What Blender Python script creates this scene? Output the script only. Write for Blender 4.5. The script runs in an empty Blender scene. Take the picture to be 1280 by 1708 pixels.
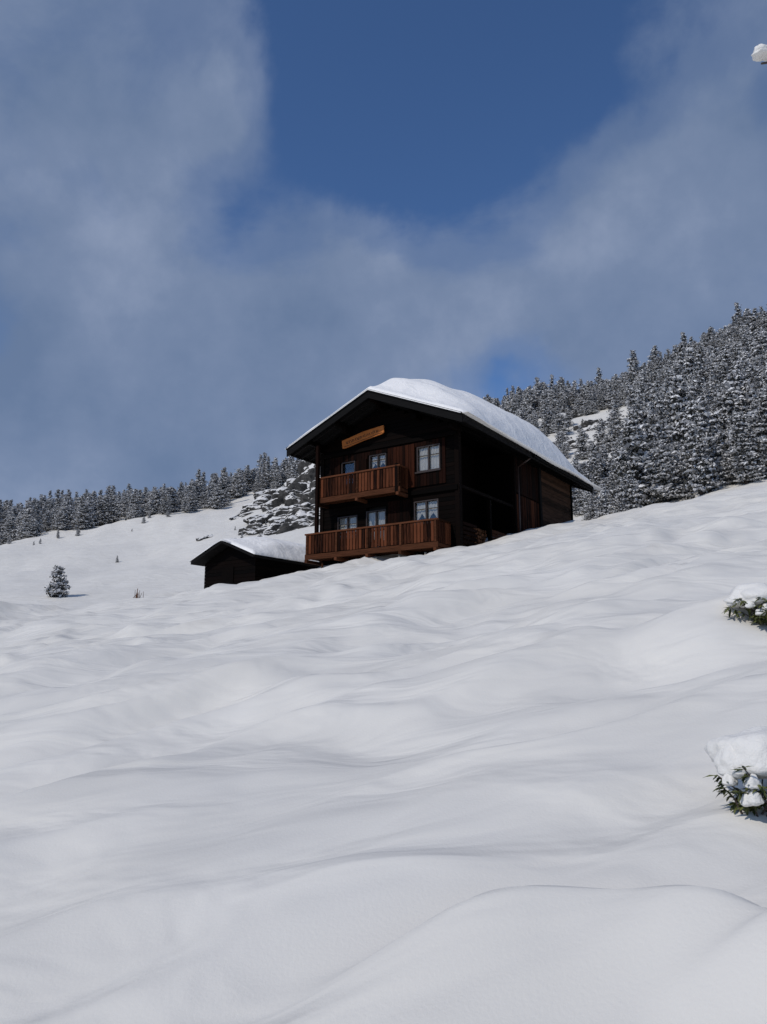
import bpy, math, random
import numpy as np
from mathutils import Vector, Matrix, noise
random.seed(7); np.random.seed(7)
S=bpy.context.scene
S.view_settings.view_transform='Standard'; S.view_settings.look='None'; S.view_settings.exposure=0

# ------------------------------------------------------------ materials
def newmat(name):
    m=bpy.data.materials.new(name); m.use_nodes=True
    nt=m.node_tree; b=nt.nodes['Principled BSDF']; return m,nt,b
def N(nt,t,**k):
    n=nt.nodes.new(t)
    for a,v in k.items(): setattr(n,a,v)
    return n
def ramp(nt,stops):
    r=N(nt,'ShaderNodeValToRGB'); e=r.color_ramp.elements
    while len(e)<len(stops): e.new(.5)
    for i,(p,c) in enumerate(stops):
        e[i].position=p; e[i].color=(*c,1) if len(c)==3 else c
    return r
def mapped(nt,scale,rot=(0,0,0),kind='Object'):
    tc=N(nt,'ShaderNodeTexCoord'); mp=N(nt,'ShaderNodeMapping')
    mp.inputs['Scale'].default_value=scale; mp.inputs['Rotation'].default_value=rot
    nt.links.new(tc.outputs[kind],mp.inputs['Vector']); return mp.outputs[0]
def noise_n(nt,vec,scale,detail=4,rough=.5,dist=0):
    n=N(nt,'ShaderNodeTexNoise'); n.inputs['Scale'].default_value=scale
    n.inputs['Detail'].default_value=detail; n.inputs['Roughness'].default_value=rough
    n.inputs['Distortion'].default_value=dist
    if vec is not None: nt.links.new(vec,n.inputs['Vector'])
    return n
def bump(nt,b,h,strength,dist,prev=None):
    u=N(nt,'ShaderNodeBump'); u.inputs['Strength'].default_value=strength; u.inputs['Distance'].default_value=dist
    nt.links.new(h,u.inputs['Height'])
    if prev is not None: nt.links.new(prev,u.inputs['Normal'])
    nt.links.new(u.outputs[0],b.inputs['Normal']); return u.outputs[0]

def snow_mat(name,c1,c2):
    m,nt,b=newmat(name)
    v=mapped(nt,(1,1,1))
    n=noise_n(nt,v,.5,3); r=ramp(nt,[(.3,c1),(.7,c2)])
    nt.links.new(n.outputs[0],r.inputs[0]); nt.links.new(r.outputs[0],b.inputs['Base Color'])
    b.inputs['Roughness'].default_value=.62; b.inputs['Specular IOR Level'].default_value=.2
    v2=mapped(nt,(.6,1.25,1),(0,0,-.35))
    n2=noise_n(nt,v2,1.3,3,.40,.5); p=bump(nt,b,n2.outputs[0],.65,.24)
    n3=noise_n(nt,v,60,3,.6); bump(nt,b,n3.outputs[0],.25,.007,p)
    return m
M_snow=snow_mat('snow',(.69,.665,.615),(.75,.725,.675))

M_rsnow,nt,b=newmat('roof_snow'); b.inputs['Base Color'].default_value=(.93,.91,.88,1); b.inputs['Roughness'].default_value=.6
v=mapped(nt,(1,1,1)); n=noise_n(nt,v,1.1,5,.55,.3); p=bump(nt,b,n.outputs[0],.5,.3)
n=noise_n(nt,v,30,3); bump(nt,b,n.outputs[0],.15,.02,p)
M_csnow,nt,b=newmat('clump_snow'); b.inputs['Base Color'].default_value=(.76,.74,.70,1); b.inputs['Roughness'].default_value=.7
v=mapped(nt,(1,1,1)); n=noise_n(nt,v,14,5,.6); p=bump(nt,b,n.outputs[0],.6,.03)
n=noise_n(nt,v,120,2); bump(nt,b,n.outputs[0],.3,.004,p)

def wood(name,c1,c2,grain=(1,1,12),rough=.75,board=None):
    m,nt,b=newmat(name)
    v=mapped(nt,grain); n=noise_n(nt,v,1.6,7,.62,.3)
    g=N(nt,'ShaderNodeNewGeometry')
    mix=N(nt,'ShaderNodeMath',operation='ADD'); mu=N(nt,'ShaderNodeMath',operation='MULTIPLY_ADD')
    nt.links.new(g.outputs['Random Per Island'],mu.inputs[0]); mu.inputs[1].default_value=.6; mu.inputs[2].default_value=-.30
    nt.links.new(n.outputs[0],mix.inputs[0]); nt.links.new(mu.outputs[0],mix.inputs[1])
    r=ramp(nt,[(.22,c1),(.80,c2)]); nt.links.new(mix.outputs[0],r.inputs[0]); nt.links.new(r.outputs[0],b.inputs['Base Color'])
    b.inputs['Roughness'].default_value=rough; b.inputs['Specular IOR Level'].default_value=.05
    bump(nt,b,n.outputs[0],.5,.02)
    return m
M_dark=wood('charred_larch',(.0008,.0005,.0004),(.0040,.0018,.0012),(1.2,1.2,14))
M_darkv=wood('dark_vertical_boards',(.002,.0008,.0005),(.014,.0042,.0022),(12,12,1))
M_redp=wood('red_brown_panels',(.008,.0024,.0012),(.045,.013,.006),(14,14,1))
M_red=wood('red_brown_boards',(.008,.0027,.0015),(.125,.040,.018),(14,14,1))
M_rail=wood('rail_timber',(.018,.007,.003),(.11,.041,.020),(1,14,14))
M_black=wood('black_fascia',(.006,.006,.006),(.012,.011,.011),(1,1,10))
M_sign=wood('sign_wood',(.20,.055,.014),(.52,.18,.05),(1,10,14),.6)
M_log=wood('fresh_logs',(.05,.022,.010),(.19,.08,.038),(6,6,6))
M_wood2=wood('weathered_planks',(.014,.008,.005),(.08,.042,.026),(1,1.5,14))
def plain(name,c,rough=.6,coat=0,metal=0):
    m,nt,b=newmat(name); v=mapped(nt,(1,1,1)); n=noise_n(nt,v,9,4)
    r=ramp(nt,[(.3,tuple(x*.78 for x in c)),(.7,c)]); nt.links.new(n.outputs[0],r.inputs[0]); nt.links.new(r.outputs[0],b.inputs['Base Color'])
    b.inputs['Roughness'].default_value=rough; b.inputs['Coat Weight'].default_value=coat; b.inputs['Metallic'].default_value=metal
    return m
M_curt=plain('white_curtain',(.36,.35,.31),.9)
M_frame=plain('window_frame',(.022,.009,.005),.5)
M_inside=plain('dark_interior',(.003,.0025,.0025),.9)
M_post=plain('pale_post',(.42,.38,.32),.7)
M_pipe=plain('downpipe_metal',(.06,.035,.028),.4)
M_carve=plain('carved_groove',(.03,.010,.005),.9)
M_stone=plain('stone_plinth',(.03,.026,.022),.9)
M_bark=plain('bark',(.07,.05,.04),.9)
M_glass=bpy.data.materials.new('window_glass'); M_glass.use_nodes=True; nt=M_glass.node_tree; nt.nodes.clear()
o=N(nt,'ShaderNodeOutputMaterial'); mx=N(nt,'ShaderNodeMixShader'); t=N(nt,'ShaderNodeBsdfTransparent'); g=N(nt,'ShaderNodeBsdfGlossy')
g.inputs['Roughness'].default_value=.05; mx.inputs[0].default_value=.07
nt.links.new(t.outputs[0],mx.inputs[1]); nt.links.new(g.outputs[0],mx.inputs[2]); nt.links.new(mx.outputs[0],o.inputs[0])
def leaf(name,c1,c2,rough=.6):
    m,nt,b=newmat(name); g=N(nt,'ShaderNodeNewGeometry'); r=ramp(nt,[(0,c1),(1,c2)])
    nt.links.new(g.outputs['Random Per Island'],r.inputs[0]); nt.links.new(r.outputs[0],b.inputs['Base Color'])
    b.inputs['Roughness'].default_value=rough; b.inputs['Specular IOR Level'].default_value=.2; return m
M_needle=leaf('conifer_needles',(.012,.012,.011),(.055,.055,.048))
M_tsnow=leaf('branch_snow',(.30,.30,.31),(.85,.84,.83))
M_leaf=leaf('evergreen_leaf',(.018,.028,.010),(.12,.13,.04),.5)
M_rock,nt,b=newmat('snowy_rock'); g=N(nt,'ShaderNodeNewGeometry'); sx=N(nt,'ShaderNodeSeparateXYZ'); nt.links.new(g.outputs['Normal'],sx.inputs[0])
v=mapped(nt,(1,1,1)); n=noise_n(nt,v,.30,4,.6,.5); ad=N(nt,'ShaderNodeMath',operation='MULTIPLY_ADD'); nt.links.new(n.outputs[0],ad.inputs[0]); ad.inputs[1].default_value=2.0
nt.links.new(sx.outputs[2],ad.inputs[2]); r=ramp(nt,[(.0,(0,0,0)),(.60,(0,0,0)),(.64,(1,1,1))])
hf=N(nt,'ShaderNodeMath',operation='MULTIPLY'); hf.inputs[1].default_value=.4; nt.links.new(ad.outputs[0],hf.inputs[0]); nt.links.new(hf.outputs[0],r.inputs[0])
n2=noise_n(nt,v,1.0,6,.65); rc=ramp(nt,[(.35,(.008,.0075,.007)),(.65,(.065,.060,.054))]); nt.links.new(n2.outputs[0],rc.inputs[0])
mc=N(nt,'ShaderNodeMix',data_type='RGBA'); nt.links.new(r.outputs[0],mc.inputs[0]); nt.links.new(rc.outputs[0],mc.inputs[6]); mc.inputs[7].default_value=(.73,.71,.68,1)
nt.links.new(mc.outputs[2],b.inputs['Base Color']); b.inputs['Roughness'].default_value=.85; bump(nt,b,n2.outputs[0],.5,.3)

# ------------------------------------------------------------ mesh helpers
class MB:
    def __init__(s): s.v=[]; s.f=[]; s.m=[]; s.mats=[]
    def mi(s,mat):
        if mat not in s.mats: s.mats.append(mat)
        return s.mats.index(mat)
    def add(s,vs,fs,mat):
        o=len(s.v); s.v+=[tuple(x) for x in vs]; k=s.mi(mat)
        for f in fs: s.f.append(tuple(i+o for i in f)); s.m.append(k)
    def box(s,x0,x1,y0,y1,z0,z1,mat,M=None):
        vs=[Vector(p) for p in ((x0,y0,z0),(x1,y0,z0),(x1,y1,z0),(x0,y1,z0),(x0,y0,z1),(x1,y0,z1),(x1,y1,z1),(x0,y1,z1))]
        if M: vs=[M@p for p in vs]
        s.add(vs,[(3,2,1,0),(4,5,6,7),(0,1,5,4),(1,2,6,5),(2,3,7,6),(3,0,4,7)],mat)
    def tube(s,p0,p1,r0,r1,mat,n=7,cap=True):
        p0=Vector(p0); p1=Vector(p1); d=(p1-p0).normalized(); a=d.orthogonal().normalized(); c=d.cross(a)
        vs=[]
        for p,r in((p0,r0),(p1,r1)):
            for i in range(n):
                t=2*math.pi*i/n; vs.append(p+a*math.cos(t)*r+c*math.sin(t)*r)
        fs=[(i,(i+1)%n,n+(i+1)%n,n+i) for i in range(n)]
        if cap: fs+=[tuple(range(n))[::-1],tuple(range(n,2*n))]
        s.add(vs,fs,mat)
    def prism(s,poly,y0,y1,mat):  # poly in xz
        n=len(poly); vs=[(x,y0,z) for x,z in poly]+[(x,y1,z) for x,z in poly]
        s.add(vs,[tuple(range(n)),tuple(range(2*n-1,n-1,-1))]+[(i,i+n,(i+1)%n+n,(i+1)%n) for i in range(n)],mat)
    def obj(s,name,parent=None,smooth=False,loc=None,bevel=0):
        me=bpy.data.meshes.new(name); me.from_pydata(s.v,[],s.f)
        for m in s.mats: me.materials.append(m)
        me.polygons.foreach_set('material_index',s.m)
        if smooth: me.polygons.foreach_set('use_smooth',[True]*len(s.f))
        me.update(); o=bpy.data.objects.new(name,me); S.collection.objects.link(o)
        if parent: o.parent=parent
        if loc: o.location=loc
        if bevel:
            bv=o.modifiers.new('b','BEVEL'); bv.width=bevel; bv.segments=1; bv.limit_method='ANGLE'
        return o
def empty(name,loc=(0,0,0),rz=0):
    e=bpy.data.objects.new(name,None); S.collection.objects.link(e); e.location=loc; e.rotation_euler=(0,0,rz); e.empty_display_size=.2; return e

# ------------------------------------------------------------ terrain
qs=[-1.2,-.8,-.5,-.27,-.09,.08,.16,.31,.53,.9,1.3]
ds=[38,55,80,120,170,230,320,600,2500]
TT=[[-.04,-.06,-.04,.0,.05,.09,.08,.04,.01],
 [.002,-.01,.02,.06,.10,.13,.12,.06,.01],
 [.055,.045,.083,.13,.168,.19,.175,.09,.02],
 [.095,.080,.098,.145,.19,.212,.195,.10,.02],
 [.127,.108,.125,.185,.235,.255,.235,.12,.02],
 [.157,.138,.17,.25,.295,.30,.28,.14,.03],
 [.171,.158,.20,.28,.335,.345,.31,.16,.03],
 [.198,.188,.24,.305,.345,.34,.32,.18,.03],
 [.236,.240,.32,.41,.455,.445,.40,.2,.03],
 [.30,.305,.41,.49,.53,.52,.46,.24,.03],
 [.35,.36,.45,.52,.55,.53,.47,.24,.03]]
TT=np.array(TT); th_k=np.arctan(qs); ld=np.log(ds)
thf=np.linspace(th_k[0],th_k[-1],240); lf=np.linspace(ld[0],ld[-1],240)
tmp=np.array([np.interp(lf,ld,r) for r in TT]); F=np.array([np.interp(thf,th_k,tmp[:,j]) for j in range(240)]).T
def blur(A,k,ax):
    A=np.swapaxes(A,0,ax); P=np.concatenate([np.repeat(A[:1],k,0),A,np.repeat(A[-1:],k,0)])
    c=np.cumsum(np.concatenate([np.zeros_like(P[:1]),P]),0); R=(c[2*k+1:]-c[:-2*k-1])/(2*k+1); return np.swapaxes(R,0,ax)
for _ in range(2): F=blur(F,7,0); F=blur(F,4,1)
def sst(a,b,x):
    t=min(max((x-a)/(b-a),0),1); return t*t*(3-2*t)
def tab(th,r):
    i=(th-thf[0])/(thf[1]-thf[0]); j=(math.log(max(r,38))-lf[0])/(lf[1]-lf[0])
    i=min(max(i,0),238.999); j=min(max(j,0),238.999); a=int(i); b=int(j); u=i-a; w=j-b
    return F[a,b]*(1-u)*(1-w)+F[a+1,b]*u*(1-w)+F[a,b+1]*(1-u)*w+F[a+1,b+1]*u*w
def nz(x,y,z=0): return noise.noise(Vector((x,y,z)))
def plane(x,y): return -1.6+.176*x+.187*y
def H(x,y,detail=True):
    r=math.hypot(x,y); th=math.atan2(x,y)
    zp=plane(x,y)
    if r>33:
        thc=min(max(th,th_k[0]),th_k[-1])
        zt=tab(thc,r)*r*math.cos(thc)
        back=sst(math.radians(52),math.radians(85),abs(th))
        k=38/r; zb=plane(x*k,y*k)-.02*(r-38)*(1 if r<600 else 0)-(11.2 if r>=600 else 0)
        zt=zt*(1-back)+zb*back
        w=sst(33,45,r); z=zp*(1-w)+zt*w
    else: z=zp
    if detail:
        if r<80:
            f=1-sst(45,80,r)
            u=x*.95+y*.31; v=-x*.31+y*.95
            wx=nz(x*.15,y*.15,5)*1.5; w2=nz(x*.45,y*.45,15)*1.3
            z+=f*.34*nz(u*.13,v*.24+wx*.2,1)*sst(2,9,r)
            z+=f*.26*nz(u*.28+wx,v*.62+wx,2)*sst(1,6,r)
            z+=f*.17*nz(u*.65+w2,v*1.15+wx+w2,12)*sst(1.5,7,r)
            a=nz(u*.42+wx,v*1.3+wx+w2,3); rr=1-math.sqrt(a*a+.006)*2
            z+=f*.085*rr*sst(1.5,6,r)
            b_=nz(u*1.1+w2,v*2.4+w2*1.2,4); z+=f*.055*b_*sst(.5,3,r)
            z+=f*.024*nz(u*1.8+w2,v*4.2+w2,16)*sst(5,12,r)
            z+=1.75*math.exp(-((x+18.2)**2/7+(y-31.5)**2/14))
            # wind-cut drifts in the near foreground
            if y<8 and y>0:
                c=y-(2.95-.50*(x-.45)**2*(1 if x>.45 else .5)); 
                z+=.20*math.exp(-(c/.14)**2 if c>0 else -(c/.50)**2)*sst(-.5,.5,x)*(1-sst(1.6,2.6,x))
                c=y-(3.75-.16*(x+.9)**2); z+=.07*math.exp(-(c/.16)**2 if c>0 else -(c/.4)**2)*math.exp(-((x+.8)/1.3)**2)
                c=y-(2.55+.25*(x-1.2)); z+=.07*math.exp(-(c/.07)**2 if c>0 else -(c/.22)**2)*sst(.7,1.2,x)
        if r>60:
            g=sst(60,110,r)*(1-sst(500,1200,r))
            z+=g*(2.4*nz(x*.03,y*.03,7)+1.0*nz(x*.09,y*.09,8)+.35*nz(x*.3,y*.3,9))
    return z
def build_ground():
    ang=list(np.arange(-42,42,.16))+list(np.arange(42,318,3.0))
    ang=np.radians(ang); rs=[.35]
    while rs[-1]<60: rs.append(rs[-1]*1.0125)
    while rs[-1]<2600: rs.append(rs[-1]*1.03)
    na=len(ang); V=[(0,0,H(0,0))]
    for r in rs:
        for a in ang:
            x=r*math.sin(a); y=r*math.cos(a); V.append((x,y,H(x,y)))
    Fc=[(0,1+(i+1)%na,1+i) for i in range(na)]
    for k in range(len(rs)-1):
        o=1+k*na; p=o+na
        for i in range(na):
            j=(i+1)%na; Fc.append((o+i,o+j,p+j,p+i))
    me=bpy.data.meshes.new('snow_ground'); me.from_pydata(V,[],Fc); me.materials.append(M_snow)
    me.polygons.foreach_set('use_smooth',[True]*len(Fc)); me.update()
    o=bpy.data.objects.new('snow_ground',me); S.collection.objects.link(o)
build_ground()

# ------------------------------------------------------------ chalet
RZ=math.radians(-34)
house=empty('wooden_chalet',(3.25,31.03,0),RZ)
SL=2.0/4.75
def roofz(x):
    a=-x; return 10.5+SL*(a if a<4.75 else 9.5-a)
XL,XR,YF,YB=-8.4,-.9,1.3,14.8
def clipx(x0,x1,ztop,under=.30):
    a=(ztop-10.5+under)/SL
    if a>0: return max(x0,-9.5+a),min(x1,-a)
    return x0,x1
def intervals(x0,x1,z0,z1,ops):
    seg=[(x0,x1)]
    for (a,b,c,d) in ops:
        if z1>c and z0<d:
            ns=[]
            for s,e in seg:
                if b<=s or a>=e: ns.append((s,e)); continue
                if a>s: ns.append((s,a))
                if b<e: ns.append((b,e))
            seg=ns
    return [q for q in seg if q[1]-q[0]>.04]
win=[(-5.58,-4.63,9.12,9.86),(-2.98,-1.78,8.66,9.84),(-3.15,-1.9,6.35,7.35),(-7.4,-6.25,6.1,7.1),(-5.75,-4.65,5.3,7.2),(-7.2,-6.4,7.95,9.75)]
w=MB()
z=3.2
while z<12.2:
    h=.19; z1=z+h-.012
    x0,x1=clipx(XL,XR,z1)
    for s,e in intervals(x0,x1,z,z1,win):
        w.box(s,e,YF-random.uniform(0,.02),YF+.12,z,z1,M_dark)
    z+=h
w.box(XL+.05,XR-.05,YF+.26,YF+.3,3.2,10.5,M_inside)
def vboards(mb,x0,x1,z0,z1,y,ops,mat,bw=.16):
    x=x0
    while x<x1-.03:
        xe=min(x+bw,x1)
        seg=[(z0,z1)]
        for (a,b,c,d) in ops:
            if xe>a+.01 and x<b-.01:
                ns=[]
                for s,e in seg:
                    if d<=s or c>=e: ns.append((s,e)); continue
                    if c>s: ns.append((s,c))
                    if d<e: ns.append((d,e))
                seg=ns
        for s,e in seg: mb.box(x,xe-.012,y-random.uniform(.01,.03),y+.03,s,e,mat)
        x+=bw
vboards(w,-7.9,-1.5,8.0,10.05,YF-.04,win,M_darkv)
vboards(w,-4.5,-3.05,8.0,10.0,YF-.08,win,M_redp)
vboards(w,-6.3,-5.68,8.0,9.7,YF-.08,win,M_darkv)
vboards(w,-4.5,-3.3,5.3,7.5,YF-.06,win,M_darkv)
z=3.2
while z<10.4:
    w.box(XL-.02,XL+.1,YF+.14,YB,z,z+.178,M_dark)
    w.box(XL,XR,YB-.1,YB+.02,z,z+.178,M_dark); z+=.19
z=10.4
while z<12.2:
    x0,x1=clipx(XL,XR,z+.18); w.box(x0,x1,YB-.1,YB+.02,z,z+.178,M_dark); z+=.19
z=3.2
while z<10.45:
    w.box(XR-.1,XR+random.uniform(0,.02),10.3,YB-.11,z,z+.178,M_wood2); z+=.19
y=7.1
while y<10.0:
    w.box(XR-.08,XR+random.uniform(0,.025),y,y+.15,3.2,8.55,M_red if random.random()<.75 else M_darkv)
    w.box(XR-.08,XR+random.uniform(0,.02),y,y+.15,8.62,10.45,M_darkv); y+=.162
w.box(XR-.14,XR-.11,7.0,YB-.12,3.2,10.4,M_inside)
w.box(-3.1,-3.0,YF+.3,7,3.2,11.0,M_dark); w.box(-3.0,XR-.14,6.9,7.0,3.2,10.6,M_dark)
w.box(-3.0,XR+.05,YF+.2,7,4.9,5.25,M_dark)
w.obj('timber_walls',house)
p=MB()
p.box(XR-.16,XR+.06,YF-.06,YF+.2,3.2,10.45,M_dark)
p.box(XL-.06,XL+.16,YF-.06,YF+.13,3.2,10.45,M_dark)
p.box(XR-.12,XR+.07,6.95,7.1,3.2,10.5,M_dark); p.box(XR-.12,XR+.10,10.05,10.29,3.2,10.5,M_black)
p.box(XR-.12,XR+.07,YB-.1,YB+.06,3.2,10.5,M_dark)
p.box(XR-.12,XR+.04,4.2,4.36,4.9,7.7,M_dark)
p.box(XR-.14,XR+.0,YF+.2,6.95,7.78,7.92,M_dark)
p.box(-8.0,-7.84,.28,.44,5.2,10.5,M_darkv)
p.box(-3.62,-3.46,.42,.55,7.7,9.0,M_dark)
p.box(XL,XR,YF-.12,YF-.045,7.62,7.84,M_dark)
p.box(XL,XR,YF-.12,YF-.045,10.08,10.26,M_dark)
for x in (-8.35,-6.7,-4.75,-2.8,-.95):
    zt=roofz(x)-.16; p.box(x-.11,x+.11,.18,15.5,zt-.26,zt-.06,M_dark)
    p.box(x-.10,x+.10,.75,1.26,zt-.48,zt-.27,M_dark)
p.obj('posts_and_beams',house,bevel=.012)
r=MB()
for sgn in (0,1):
    if sgn==0: poly=[(0,10.5),(-4.75,12.5),(-4.75,12.36),(0,10.36)]
    else: poly=[(-4.75,12.5),(-9.5,10.5),(-9.5,10.36),(-4.75,12.36)]
    r.prism(poly,0.03,15.77,M_black)
for k in range(26):
    yy=.35+k*.6
    for poly in ([(-.05,10.36),(-4.7,12.32),(-4.7,12.2),(-.05,10.24)],[(-4.8,12.32),(-9.45,10.36),(-9.45,10.24),(-4.8,12.2)]):
        r.prism(poly,yy,yy+.09,M_black)
for y0,y1 in ((-.04,.026),(15.775,15.84)):
    r.prism([(.04,10.50),(-4.75,12.52),(-9.54,10.50),(-9.54,10.12),(-4.75,12.14),(.04,10.12)][::-1],y0,y1,M_black)
    r.prism([(.06,10.55),(-4.75,12.57),(-9.56,10.55),(-9.56,10.44),(-4.75,12.45),(.06,10.44)][::-1],y0-.035 if y0<0 else y0+.066,y0-.001 if y0<0 else y1+.04,M_black)
r.box(.005,.05,.03,15.77,10.2,10.52,M_black); r.box(-9.55,-9.505,.03,15.77,10.22,10.52,M_black)
r.box(.05,.16,7.2,15.7,10.26,10.42,M_black)
r.obj('roof_deck',house)
pp=MB(); pp.tube((.0,7.25,10.3),(XR+.14,7.25,9.9),.04,.04,M_pipe); pp.tube((XR+.14,7.25,9.9),(XR+.14,7.25,5),.04,.04,M_pipe); pp.obj('downpipe',house,True)
def roof_snow():
    nx,ny=110,150; V=[];Fa=[]
    def T(a,y):
        Fy=.55*sst(0,2.4,y)+.45*sst(.5,8,y)
        Fy*=1-.62*sst(11,17,y)
        R=2.35*(1-math.exp(-(a+.05)/1.1))*(1-.12*min(a,5.5)/5)
        R*=1-.92*sst(3.9,8.2,a)
        edge=min(1,math.sqrt(max(0,min((a+.34)/.45,(9.64-a)/.3,(y+.08)/.22,(16.9-y)/.8,1))))
        n=.12*nz(a*.8,y*.6,20)+.30*nz(a*.3,y*.3,21)*sst(0,3,y)
        return .03+edge*(.20+Fy*R+n*min(1,.3+Fy))
    def pt(i,j):
        y=-.08+17.0*j/ny; a=-.34+9.98*(i/nx)
        return a,y
    for j in range(ny+1):
        for i in range(nx+1):
            a,y=pt(i,j); ac=min(max(a,0),9.5)
            V.append((-a,y,roofz(-ac)+.015+T(a,y)-(.05 if a<0 or a>9.5 else 0)))
    top=len(V)
    for j in range(ny+1):
        for i in range(nx+1):
            a,y=pt(i,j); ac=min(max(a,0),9.5); V.append((-a,y,roofz(-ac)+.012))
    W=nx+1
    for j in range(ny):
        for i in range(nx):
            q=j*W+i; Fa.append((q,q+W,q+W+1,q+1)); Fa.append((top+q,top+q+1,top+q+W+1,top+q+W))
    for i in range(nx):
        Fa.append((i,i+1,top+i+1,top+i)); q=ny*W+i; Fa.append((q+1,q,top+q,top+q+1))
    for j in range(ny):
        q=j*W; Fa.append((q+W,q,top+q,top+q+W)); q=j*W+nx; Fa.append((q,q+W,top+q+W,top+q))
    m=MB(); m.add(V,Fa,M_rsnow); return m.obj('roof_snow',house,True)
roof_snow()
wi=MB()
def window(x0,x1,z0,z1,curtain=1,nv=2,y=YF):
    f=.055
    wi.box(x0,x1,y-.03,y+.06,z0,z0+f,M_frame); wi.box(x0,x1,y-.03,y+.06,z1-f,z1,M_frame)
    wi.box(x0,x0+f,y-.03,y+.06,z0+f,z1-f,M_frame); wi.box(x1-f,x1,y-.03,y+.06,z0+f,z1-f,M_frame)
    for k in range(1,nv):
        xm=x0+(x1-x0)*k/nv; wi.box(xm-.035,xm+.035,y-.02,y+.06,z0+f,z1-f,M_frame)
    zm=z0+(z1-z0)*.62; wi.box(x0+f,x1-f,y-.005,y+.05,zm-.010,zm+.010,M_frame)
    wi.box(x0+f,x1-f,y+.065,y+.072,z0+f,z1-f,M_glass)
    wi.box(x0-.06,x1+.06,y-.12,y-.031,z0-.07,z0-.002,M_frame)
    if curtain:
        n=60; V=[]
        for i in range(n+1):
            t=i/n; xx=x0+f+(x1-x0-2*f)*t; yy=y+.105+.014*math.sin(t*46)+.006*math.sin(t*17)
            drop=z0+f+ (0 if curtain==1 else (z1-z0)*.38*(1-abs(2*((t*nv)%1)-1)))
            V+= [(xx,yy,drop),(xx,yy,z1-f)]
        wi.add(V,[(2*i,2*i+2,2*i+3,2*i+1) for i in range(n)],M_curt)
window(*win[0],curtain=2); window(*win[1],curtain=1); window(*win[2],curtain=2); window(*win[3],curtain=2)
window(*win[4],curtain=2); window(*win[5],curtain=0,nv=1)
wi.obj('windows',house)
def balcony(mb,x0,x1,yf,yb,zf,zt,side=True):
    mb.box(x0,x1,yf,yb,zf-.14,zf,M_rail)
    mb.box(x0-.05,x1+.05,yf-.05,yf-.002,zf-.2,zf+.04,M_rail)
    mb.box(x0-.06,x1+.06,yf-.08,yf+.06,zt-.07,zt,M_rail)
    mb.box(x0,x1,yf-.0,yf+.04,zf+.2,zf+.27,M_rail); mb.box(x0,x1,yf-.0,yf+.04,zt-.25,zt-.18,M_rail)
    x=x0
    while x<x1-.08:
        h=random.uniform(-.01,.015)
        mb.box(x,x+.130,yf-.03-random.uniform(0,.012),yf-.003,zf+.07+h,zt-.08,M_red); x+=.168
    for xs in ((x0,x0+.03),(x1-.03,x1)):
        y=yf+.06
        while y<yb-.1:
            mb.box(xs[0],xs[1],y,y+.14,zf+.03,zt-.08,M_red); y+=.16
        mb.box(xs[0]-.03,xs[1]+.03,yf+.06,yb-.02,zt-.07,zt,M_rail)
    n=max(2,int((x1-x0)/1.6)); 
    for k in range(n+1):
        xx=x0+.06+(x1-x0-.12)*k/n; mb.box(xx-.06,xx+.06,yf+.041,yf+.15,zf,zt-.02,M_rail)
        mb.box(xx-.05,xx+.05,yf-.07,yf-.051,zf+.04,zt-.08,M_rail)
        mb.box(xx-.07,xx+.07,yf-.12,yb,zf-.34,zf-.205,M_rail)
bl=MB(); balcony(bl,-8.3,-1.3,.1,YF-.06,5.2,6.22); bl.obj('lower_balcony',house)
bl=MB(); balcony(bl,-7.95,-3.4,.5,YF-.13,7.9,8.93); bl.obj('upper_balcony',house)
ps=MB()
for x in (-2.0,-3.3,-4.5,-5.9,-7.5): ps.tube((x,.3,3.5),(x,.3,4.86),.055,.05,M_post if x>-5 else M_rail)
ps.obj('balcony_supports',house,True)
pl=MB(); pl.box(XL+.03,XR-.03,YF-.05,YF-.022,3.0,4.75,M_stone); pl.obj('plinth',house)
pt=MB()
for y0 in np.arange(3.0,4.1,.17):
    for z0 in np.arange(5.3,6.15,.16):
        pt.tube((XR-.75,y0+random.uniform(-.02,.02),z0+.08),(XR-.1-random.uniform(0,.1),y0,z0+.08),.078,.075,M_log,8)
for k in range(6): pt.box(XR-.06,XR-.02,4.5,6.3,5.35+k*.17,5.35+k*.17+.15,M_rail)
for k in range(5): pt.box(XR-.02,XR+.02,1.6,2.9,5.35+k*.2,5.35+k*.2+.13,M_darkv)
pt.obj('porch_firewood',house)
sg=MB(); Ms=Matrix.Translation((-5.86,YF-.16,10.78))@Matrix.Rotation(math.radians(-9),4,'Y')
pts=[(-1.22,-.2),(-1.05,-.24),(0,-.2),(1.05,-.22),(1.2,-.17),(1.22,.17),(.6,.21),(0,.24),(-.7,.2),(-1.2,.19)]
n=len(pts); vs=[Ms@Vector((a,-.03,b)) for a,b in pts]+[Ms@Vector((a,.03,b)) for a,b in pts]
sg.add(vs,[tuple(range(n)),tuple(range(2*n-1,n-1,-1))]+[(i,i+n,(i+1)%n+n,(i+1)%n) for i in range(n)],M_sign)
x=-.95
while x<.95:
    hh=random.uniform(.05,.09); t=random.uniform(-.5,.5)
    Mq=Ms@Matrix.Translation((x,-.034,random.uniform(-.01,.01)))@Matrix.Rotation(t,4,'Y'); sg.box(-.016,.016,-.004,.003,-hh,hh,M_carve,Mq)
    x+=random.uniform(.07,.13)
sg.box(-1.1,1.1,-.04,-.031,-.165,-.145,M_carve,Ms)
sg.obj('name_board',house)

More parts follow.
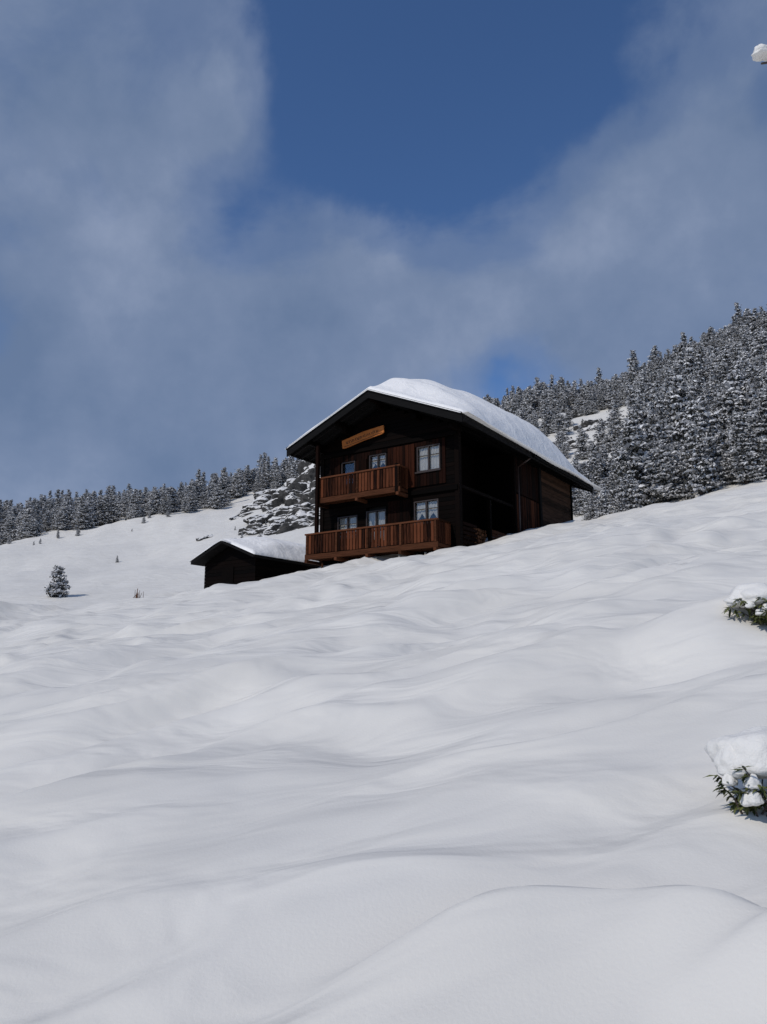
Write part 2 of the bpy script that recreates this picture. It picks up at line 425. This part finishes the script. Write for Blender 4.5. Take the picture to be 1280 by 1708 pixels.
# ------------------------------------------------------------ shed
shed=empty('timber_shed',(-6.5,38.6,0),math.radians(-36))
sh=MB(); HW=2.35
for z in np.arange(2.6,5.6,.19):
    sh.box(-4.25,-.45,.6,.7,z,z+.178,M_dark); sh.box(-.55,-.45,.71,7.5,z,z+.178,M_dark); sh.box(-4.25,-4.15,.71,7.5,z,z+.178,M_dark)
sh.prism([(-4.2,5.65),(-.5,5.65),(-HW,6.42)],.62,.7,M_dark)
sh.box(-4.25,-.45,7.5,7.6,2.6,5.6,M_dark)
sh.prism([(-4.2,5.65),(-.5,5.65),(-HW,6.42)],7.5,7.58,M_dark)
sh.box(-2.9,-2.0,.56,.599,3.4,5.3,M_dark)
sh.obj('shed_walls',shed)
sr=MB()
sr.prism([(0,5.72),(-HW,6.67),(-2*HW,5.72),(-2*HW,5.55),(-HW,6.5),(0,5.55)][::-1],0,8,M_black)
sr.obj('shed_roof',shed)
m=MB(); nx,ny=50,60; V=[];Fa=[]
for j in range(ny+1):
    y=-.05+8.1*j/ny
    for i in range(nx+1):
        a=-.08+(2*HW+.16)*i/nx; e=math.sqrt(max(0,min((a+.08)/.25,(2*HW+.08-a)/.25,(y+.05)/.2,(8.05-y)/.2,1)))
        k=5.72+(1-math.sqrt((a-HW)**2+.06)/HW)*.95
        V.append((-a,y,k+.02+e*(.14+.5*sst(0,3,y)*sst(-.1,.9,a)*(1-sst(2.0,4.2,a))+.04*nz(a,y,3))))
for j in range(ny+1):
    y=-.05+8.1*j/ny
    for i in range(nx+1):
        a=-.08+(2*HW+.16)*i/nx; V.append((-a,y,5.725+(1-abs(a-HW)/HW)*.95))
W=nx+1; top=(nx+1)*(ny+1)
for j in range(ny):
    for i in range(nx):
        q=j*W+i; Fa.append((q,q+W,q+W+1,q+1))
for i in range(nx): Fa.append((i,i+1,top+i+1,top+i)); q=ny*W+i; Fa.append((q+1,q,top+q,top+q+1))
for j in range(ny): q=j*W; Fa.append((q+W,q,top+q,top+q+W)); q=j*W+nx; Fa.append((q,q+W,top+q+W,top+q))
m.add(V,Fa,M_rsnow); m.obj('shed_roof_snow',shed,True)

# ------------------------------------------------------------ conifers
def conifer(name,h,R,snow,nb=120,rnd=.7,seed=0):
    random.seed(seed)
    mb=MB(); mb.tube((0,0,-.6),(0,0,h*.97),h*.022,.01,M_bark,6)
    for k in range(nb):
        f=(k+random.random())/nb; f=f**1.15; z=h*(.04+.94*f)
        L=R*((1-f)**rnd)*random.uniform(.45,1.2)+.08; an=random.random()*6.283
        droop=random.uniform(-.35,.15)
        nt_=max(2,int(L/.22)); d=Vector((math.cos(an),math.sin(an),0)); sd=Vector((-d.y,d.x,0))
        for t in range(nt_):
            u=(t+.6)/nt_; c=d*(L*u)+Vector((0,0,z+droop*L*u*u+.1*L*u))+sd*random.uniform(-.25,.25)*L*.5
            for q in range(3):
                cc=c+Vector([random.gauss(0,.10) for _ in range(3)])
                s=random.uniform(.09,.22)
                v1=Vector([random.gauss(0,1) for _ in range(3)]).normalized(); v2=v1.orthogonal().normalized()
                mb.add([cc-v1*s,cc-v2*s*.4,cc+v1*s,cc+v2*s*.4],[(0,1,2,3)],M_needle)
            if random.random()<snow:
                big=random.random()<.35
                for q in range(4):
                    cc=c+Vector((random.gauss(0,.13),random.gauss(0,.13),.06+random.random()*.08)); s=random.uniform(.06,.15)*(1.7 if big else 1)
                    nn=Vector((random.gauss(0,.8),random.gauss(0,.8),1)).normalized(); v1=nn.orthogonal().normalized(); v2=nn.cross(v1)
                    mb.add([cc-v1*s,cc-v2*s*.7,cc+v1*s,cc+v2*s*.7,cc+nn*s*.5],[(0,1,4),(1,2,4),(2,3,4),(3,0,4),(3,2,1,0)],M_tsnow)
    me=bpy.data.meshes.new(name); me.from_pydata(mb.v,[],mb.f)
    for m_ in mb.mats: me.materials.append(m_)
    me.polygons.foreach_set('material_index',mb.m); me.update(); return me
vars_=[conifer('conifer_a',6.5,1.6,.92,115,.55,1),conifer('conifer_b',5.5,1.9,1,115,.42,2),conifer('conifer_c',7.8,1.7,.75,135,.6,3),conifer('conifer_d',4.6,1.9,1,105,.34,4),conifer('conifer_e',6,1.45,.85,115,.5,5)]
def place(parent,x,y,s,me=None):
    o=bpy.data.objects.new('conifer',me or random.choice(vars_)); S.collection.objects.link(o)
    o.parent=parent; o.location=(x,y,H(x,y)-.1); o.rotation_euler=(random.gauss(0,.04),random.gauss(0,.04),random.random()*6.28)
    o.scale=(s*random.uniform(.9,1.25),)*2+(s*random.uniform(.85,1.2),); return o
random.seed(21)
fr=empty('conifer_forest'); cnt=0
for _ in range(6800):
    th=math.radians(random.uniform(5,44)); rr=math.sqrt(random.uniform(57**2,215**2)); q=math.tan(th)
    x=rr*math.sin(th); y=rr*math.cos(th)
    dens=.50+.85*nz(x*.05,y*.05,30); sc=1
    if q<.335 and 88<rr<162: dens=.0 if nz(x*.07,y*.07,50)<.10 else .55; sc=.75
    if q<.335 and rr<=88: dens=.62; sc=.68
    if rr<62 and q<.26: dens=0
    if random.random()<max(dens,.012)*.8: place(fr,x,y,sc*random.choice([.4,.55,.7,.8,.9,1.1])*random.uniform(.9,1.1)); cnt+=1
fl=empty('conifer_forest')
for _ in range(3100):
    th=math.radians(random.uniform(-44,4)); q=math.tan(th); lo=176+26*nz(th*9,0,3); rr=math.sqrt(random.uniform(lo**2,262**2))
    x=rr*math.sin(th); y=rr*math.cos(th)
    if q>-.21 and rr<196: continue
    if random.random()<.5+.8*nz(x*.04,y*.04,33): place(fl,x,y,random.uniform(.45,1.15)*(1.15 if q>-.2 else 1)); cnt+=1
for _ in range(42):
    th=math.radians(random.uniform(-42,-6)); rr=random.uniform(115,178); x=rr*math.sin(th); y=rr*math.cos(th)
    if nz(x*.05,y*.05,40)>.0 or rr>165: place(fl,x,y,random.uniform(.08,.20)*(1.6 if rr>165 else 1)); cnt+=1
print('trees',cnt)
me=conifer('snowy_spruce_mesh',3.0,1.1,1.0,110,.6,9)
o=bpy.data.objects.new('snow_covered_spruce',me); S.collection.objects.link(o); x,y=-31.4,75; o.location=(x,y,H(x,y)-.1)

# ------------------------------------------------------------ rocks
random.seed(31)
def rocks(name,items):
    import bmesh
    bm=bmesh.new()
    for (x,y,sx_,sy_,sz_,rz) in items:
        b2=bmesh.new(); bmesh.ops.create_icosphere(b2,subdivisions=5,radius=1)
        sd=random.random()*50
        for v in b2.verts:
            c=v.co.copy(); d=.55*nz(c.x*1.3+sd,c.y*1.3,c.z*1.3)+.45*abs(nz(c.x*2.6+sd,c.y*2.6,c.z*1.5))-.10*abs(nz(c.x*7,c.y*7+sd,c.z*4))
            c*=1+d
            c=Vector((c.x*sx_,c.y*sy_,c.z*sz_)); ca,sa=math.cos(rz),math.sin(rz)
            X=x+c.x*ca-c.y*sa; Y=y+c.x*sa+c.y*ca
            v.co=Vector((X,Y,.4*H(x,y)+.6*H(X,Y)+c.z-sz_*.25))
        t=bpy.data.meshes.new('t'); b2.to_mesh(t); bm.from_mesh(t); b2.free()
    m_=bpy.data.meshes.new(name); bm.to_mesh(m_); m_.materials.append(M_rock)
    o=bpy.data.objects.new(name,m_); S.collection.objects.link(o)
def pol(q,y): return (q*y,y)
it=[]
for q,y,a,b_,c in [(-.09,172,7,4,6),(-.12,152,5,3,3.4),(-.065,176,8,4,7),(-.145,142,4.5,2.5,2.2),(-.11,136,5,2.5,3.0),(-.075,146,5,4,4.5),(-.165,128,3,1.6,1.2),(-.13,124,4,2,1.8),(-.085,118,5,2.5,2.8),(-.185,150,2.5,1.3,1.0),(-.14,172,5,2.5,2.6),(-.16,160,4,2,1.6),(-.105,160,5,2.4,3.2),(-.20,122,1.6,1,.7),(-.23,128,1.4,1,.6),(-.105,124,2.5,1.4,1.4),(-.15,118,2,1.2,.8)]:
    it.append((*pol(q,y),a,b_,c,random.uniform(.35,1.0)))
rocks('rocky_outcrop',it)
it=[]
for q,y,a,b_,c in [(.235,122,3,2,2.0),(.47,105,3,3,1.8),(.28,132,3,2,1.8),(.25,150,3,2,2.0)]: it.append((*pol(q,y),a,b_,c,random.uniform(-.5,.5)))
rocks('rocky_outcrop',it)

# ------------------------------------------------------------ near shrubs
def leafq(mb,p,d,up,L,Wd,mat):
    d=d.normalized(); s=d.cross(up).normalized(); n=s.cross(d)
    V=[p,p+d*L*.35+s*Wd-n*.1*L,p+d*L*.75+s*Wd*.8-n*.22*L,p+d*L-n*.35*L,p+d*L*.75-s*Wd*.8-n*.22*L,p+d*L*.35-s*Wd-n*.1*L,p+d*L*.5-n*.05*L]
    mb.add(V,[(0,1,6),(1,2,6),(2,3,6),(3,4,6),(4,5,6),(5,0,6)],mat)
def blob(mb,c,sx_,sy_,sz_,mat,seed,rough=.25):
    import bmesh
    b2=bmesh.new(); bmesh.ops.create_icosphere(b2,subdivisions=4,radius=1)
    V=[]
    for v in b2.verts:
        k=v.co; d=1+rough*nz(k.x*1.4+seed,k.y*1.4,k.z*1.4)+rough*.35*nz(k.x*4+seed,k.y*4,k.z*4)
        z=k.z*d; z=z if z>0 else z*.45
        V.append((c[0]+k.x*d*sx_,c[1]+k.y*d*sy_,c[2]+z*sz_))
    mb.add(V,[tuple(v.index for v in f.verts) for f in b2.faces],mat); b2.free()
def shrub(x,y,w,h,nl,seed,ls=1.0,zo=0):
    random.seed(seed); g=H(x,y)+zo; P=empty('snow_covered_shrub',(x,y,g))
    mb=MB()
    for k in range(nl):
        an=random.uniform(0,6.28) if k%2 else random.uniform(3.0,6.0); L=w*random.uniform(.5,1.12); top=Vector((math.cos(an)*L,math.sin(an)*L,h*random.uniform(.05,.60)))
        b0=Vector((random.gauss(0,.05),random.gauss(0,.05),-.1)); mid=(b0+top)/2+Vector((0,0,h*.12))
        mb.tube(b0,mid,.006,.004,M_bark,5); mb.tube(mid,top,.004,.002,M_bark,5)
        for q in range(18):
            t=random.random()**.5; p_=mid.lerp(top,t); a2=random.uniform(0,6.28)
            d=Vector((math.cos(a2),math.sin(a2),random.uniform(-.9,.35)))+top.normalized()*.5
            leafq(mb,p_,d,Vector((0,0,1)),random.uniform(.03,.065)*ls,.007*ls,M_leaf)
    mb.obj('leafy_branches',P)
    s2=MB(); blob(s2,(0,.04,h*.56),w*.92,w*.88,h*.44,M_csnow,seed); blob(s2,(-w*.5,0,h*.5),w*.42,w*.4,h*.33,M_csnow,seed+3)
    for k in range(7):
        an=random.uniform(3.3,5.9); blob(s2,(math.cos(an)*w*.8,math.sin(an)*w*.8,h*random.uniform(.12,.4)),w*.14,w*.12,h*.12,M_csnow,seed+k*2)
    s2.obj('snow_cap',P,True)
shrub(1.72,3.66,.24,.34,40,3)
shrub(3.43,7.1,.32,.36,34,9,1.6,-.03)
random.seed(5)
sx0,sy0=3.0,4.2; g=H(sx0,sy0); P=empty('snowy_sapling',(sx0,sy0,g)); mb=MB(); sn=MB()
prev=Vector((0,0,-.2)); 
for k in range(8):
    nx_=Vector((.04*math.sin(k*1.3),.04*math.cos(k),.62*(k+1)-.2)); mb.tube(prev,nx_,.035-.004*k,.031-.004*k,M_bark,7); 
    if k>2:
        for q in range(2):
            an=random.uniform(-1.2,1.2)+q*.4; L=.55-.04*k; d=Vector((math.cos(an),math.sin(an),.55))
            e=nx_+d*L; mb.tube(nx_,e,.012,.005,M_bark,5); 
            for t in (.5,.75,1): blob(sn,tuple(nx_.lerp(e,t)+Vector((0,0,.025))),.05,.05,.04,M_csnow,k+q+t,.3)
    prev=nx_
tip=Vector((2.035-sx0,3.62-sy0,3.22-g)); st=Vector((.03,.03,3.9))
md=(st+tip)/2+Vector((0,0,.12)); mb.tube(st,md,.014,.010,M_bark,6); mb.tube(md,tip+Vector((-.01,-.01,-.035)),.010,.006,M_bark,6)
for t in (.3,.55,.8,1.0): blob(sn,tuple(md.lerp(tip,t)+Vector((0,0,.03))),.05,.045,.05,M_csnow,t*9,.4)
mb.obj('stem_and_twigs',P); sn.obj('twig_snow',P,True)
mb=MB(); x,y=-10.9,34.5; g=H(x,y)
for k in range(14):
    b0=Vector((random.gauss(0,.14),random.gauss(0,.05),-.05)); e=b0+Vector((random.gauss(0,.06),random.gauss(0,.05),random.uniform(.2,.5))); mb.tube(b0,e,.014,.008,M_log,4)
mb.obj('dry_grass_tuft',None,False,(x,y,g))

# ------------------------------------------------------------ sun + sky
el=math.radians(44); sd=Vector((-.74*math.cos(el),-.673*math.cos(el),math.sin(el))).normalized()
L=bpy.data.lights.new('sun','SUN'); L.energy=2.2; L.angle=math.radians(.5); L.color=(1,.945,.87)
lo=bpy.data.objects.new('sun',L); S.collection.objects.link(lo); lo.rotation_euler=(-sd).to_track_quat('-Z','Y').to_euler(); lo.location=(0,0,50)
Wd=bpy.data.worlds.new('World'); S.world=Wd; Wd.use_nodes=True; nt=Wd.node_tree; bg=nt.nodes['Background']; bg.inputs[1].default_value=.1
sky=N(nt,'ShaderNodeTexSky'); sky.sky_type='NISHITA'; sky.sun_disc=False
sky.sun_elevation=math.asin(sd.z); sky.sun_rotation=math.atan2(sd.x,sd.y); sky.altitude=2000; sky.air_density=1; sky.dust_density=.3; sky.ozone_density=2.5
tc=N(nt,'ShaderNodeTexCoord'); D=tc.outputs['Generated']
def dirv(az,el):
    a,e=math.radians(az),math.radians(el); return (math.sin(a)*math.cos(e),math.cos(a)*math.cos(e),math.sin(e))
acc=None
wn=noise_n(nt,D,3.0,5,.55); wv=N(nt,'ShaderNodeVectorMath',operation='MULTIPLY_ADD'); nt.links.new(wn.outputs['Color'],wv.inputs[0]); wv.inputs[1].default_value=(.22,)*3
sb=N(nt,'ShaderNodeVectorMath',operation='SUBTRACT'); nt.links.new(D,sb.inputs[0]); sb.inputs[1].default_value=(.11,)*3; nt.links.new(sb.outputs[0],wv.inputs[2])
DW=wv.outputs[0]
blobs=[(-25,36,8,.44),(-26,46,6,.22),(-13.4,38.5,3.4,.58),(21.5,31,7,.46),(28,34,7,.42),(0,27,6,.48),(-10,23,8,.54),(10,27,6,.38),(-24,20,10,.50),(-20,12,9,.50),(-5,17,7,.30),(18,22,7,.34),(24,17,8,.2),
       (2,39,9,-.50),(9,37,9,-.34),(9.5,21.5,2.6,-.80),(-11,31,4.0,-.34),(-23,29.5,3.5,-.20),(16,46,9,-.3),(-8,45,7,-.20)]
for az,e_,wd,am in blobs:
    ds_=N(nt,'ShaderNodeVectorMath',operation='DISTANCE'); nt.links.new(DW,ds_.inputs[0]); ds_.inputs[1].default_value=dirv(az,e_)
    m1=N(nt,'ShaderNodeMath',operation='DIVIDE'); nt.links.new(ds_.outputs['Value'],m1.inputs[0]); m1.inputs[1].default_value=math.radians(wd)
    m2=N(nt,'ShaderNodeMath',operation='POWER'); nt.links.new(m1.outputs[0],m2.inputs[0]); m2.inputs[1].default_value=2
    m3=N(nt,'ShaderNodeMath',operation='MULTIPLY'); nt.links.new(m2.outputs[0],m3.inputs[0]); m3.inputs[1].default_value=-1
    m4=N(nt,'ShaderNodeMath',operation='EXPONENT'); nt.links.new(m3.outputs[0],m4.inputs[0])
    m5=N(nt,'ShaderNodeMath',operation='MULTIPLY_ADD'); nt.links.new(m4.outputs[0],m5.inputs[0]); m5.inputs[1].default_value=am
    if acc is None: m5.inputs[2].default_value=.0
    else: nt.links.new(acc,m5.inputs[2])
    acc=m5.outputs[0]
n1=noise_n(nt,D,4.6,9,.57,.3); ma=N(nt,'ShaderNodeMath',operation='MULTIPLY_ADD'); nt.links.new(n1.outputs[0],ma.inputs[0]); ma.inputs[1].default_value=1.4
ms=N(nt,'ShaderNodeMath',operation='SUBTRACT'); nt.links.new(acc,ms.inputs[0]); ms.inputs[1].default_value=.10; nt.links.new(ms.outputs[0],ma.inputs[2])
r=ramp(nt,[(.34,(0,0,0)),(.72,(.58,)*3),(1.0,(.93,)*3)]); nt.links.new(ma.outputs[0],r.inputs[0])
r.color_ramp.interpolation='EASE'
n2=noise_n(nt,D,4.5,7,.55); rc=ramp(nt,[(.34,(1.4,2.0,3.25)),(.52,(1.9,2.5,3.8)),(.68,(2.75,3.35,4.7))]); nt.links.new(n2.outputs[0],rc.inputs[0])
tint=N(nt,'ShaderNodeMix',data_type='RGBA',blend_type='MULTIPLY'); tint.inputs[0].default_value=1; nt.links.new(sky.outputs[0],tint.inputs[6]); tint.inputs[7].default_value=(.72,.93,1.16,1)
mix=N(nt,'ShaderNodeMix',data_type='RGBA'); nt.links.new(r.outputs[0],mix.inputs[0]); nt.links.new(tint.outputs[2],mix.inputs[6]); nt.links.new(rc.outputs[0],mix.inputs[7])
nt.links.new(mix.outputs[2],bg.inputs[0])

# ------------------------------------------------------------ camera
c=bpy.data.cameras.new('camera'); c.sensor_fit='VERTICAL'; c.sensor_height=36; c.lens=27.4; c.clip_end=6000; c.clip_start=.05
co=bpy.data.objects.new('camera',c); S.collection.objects.link(co); co.location=(0,0,0); co.rotation_euler=(math.radians(101.5),0,0); S.camera=co
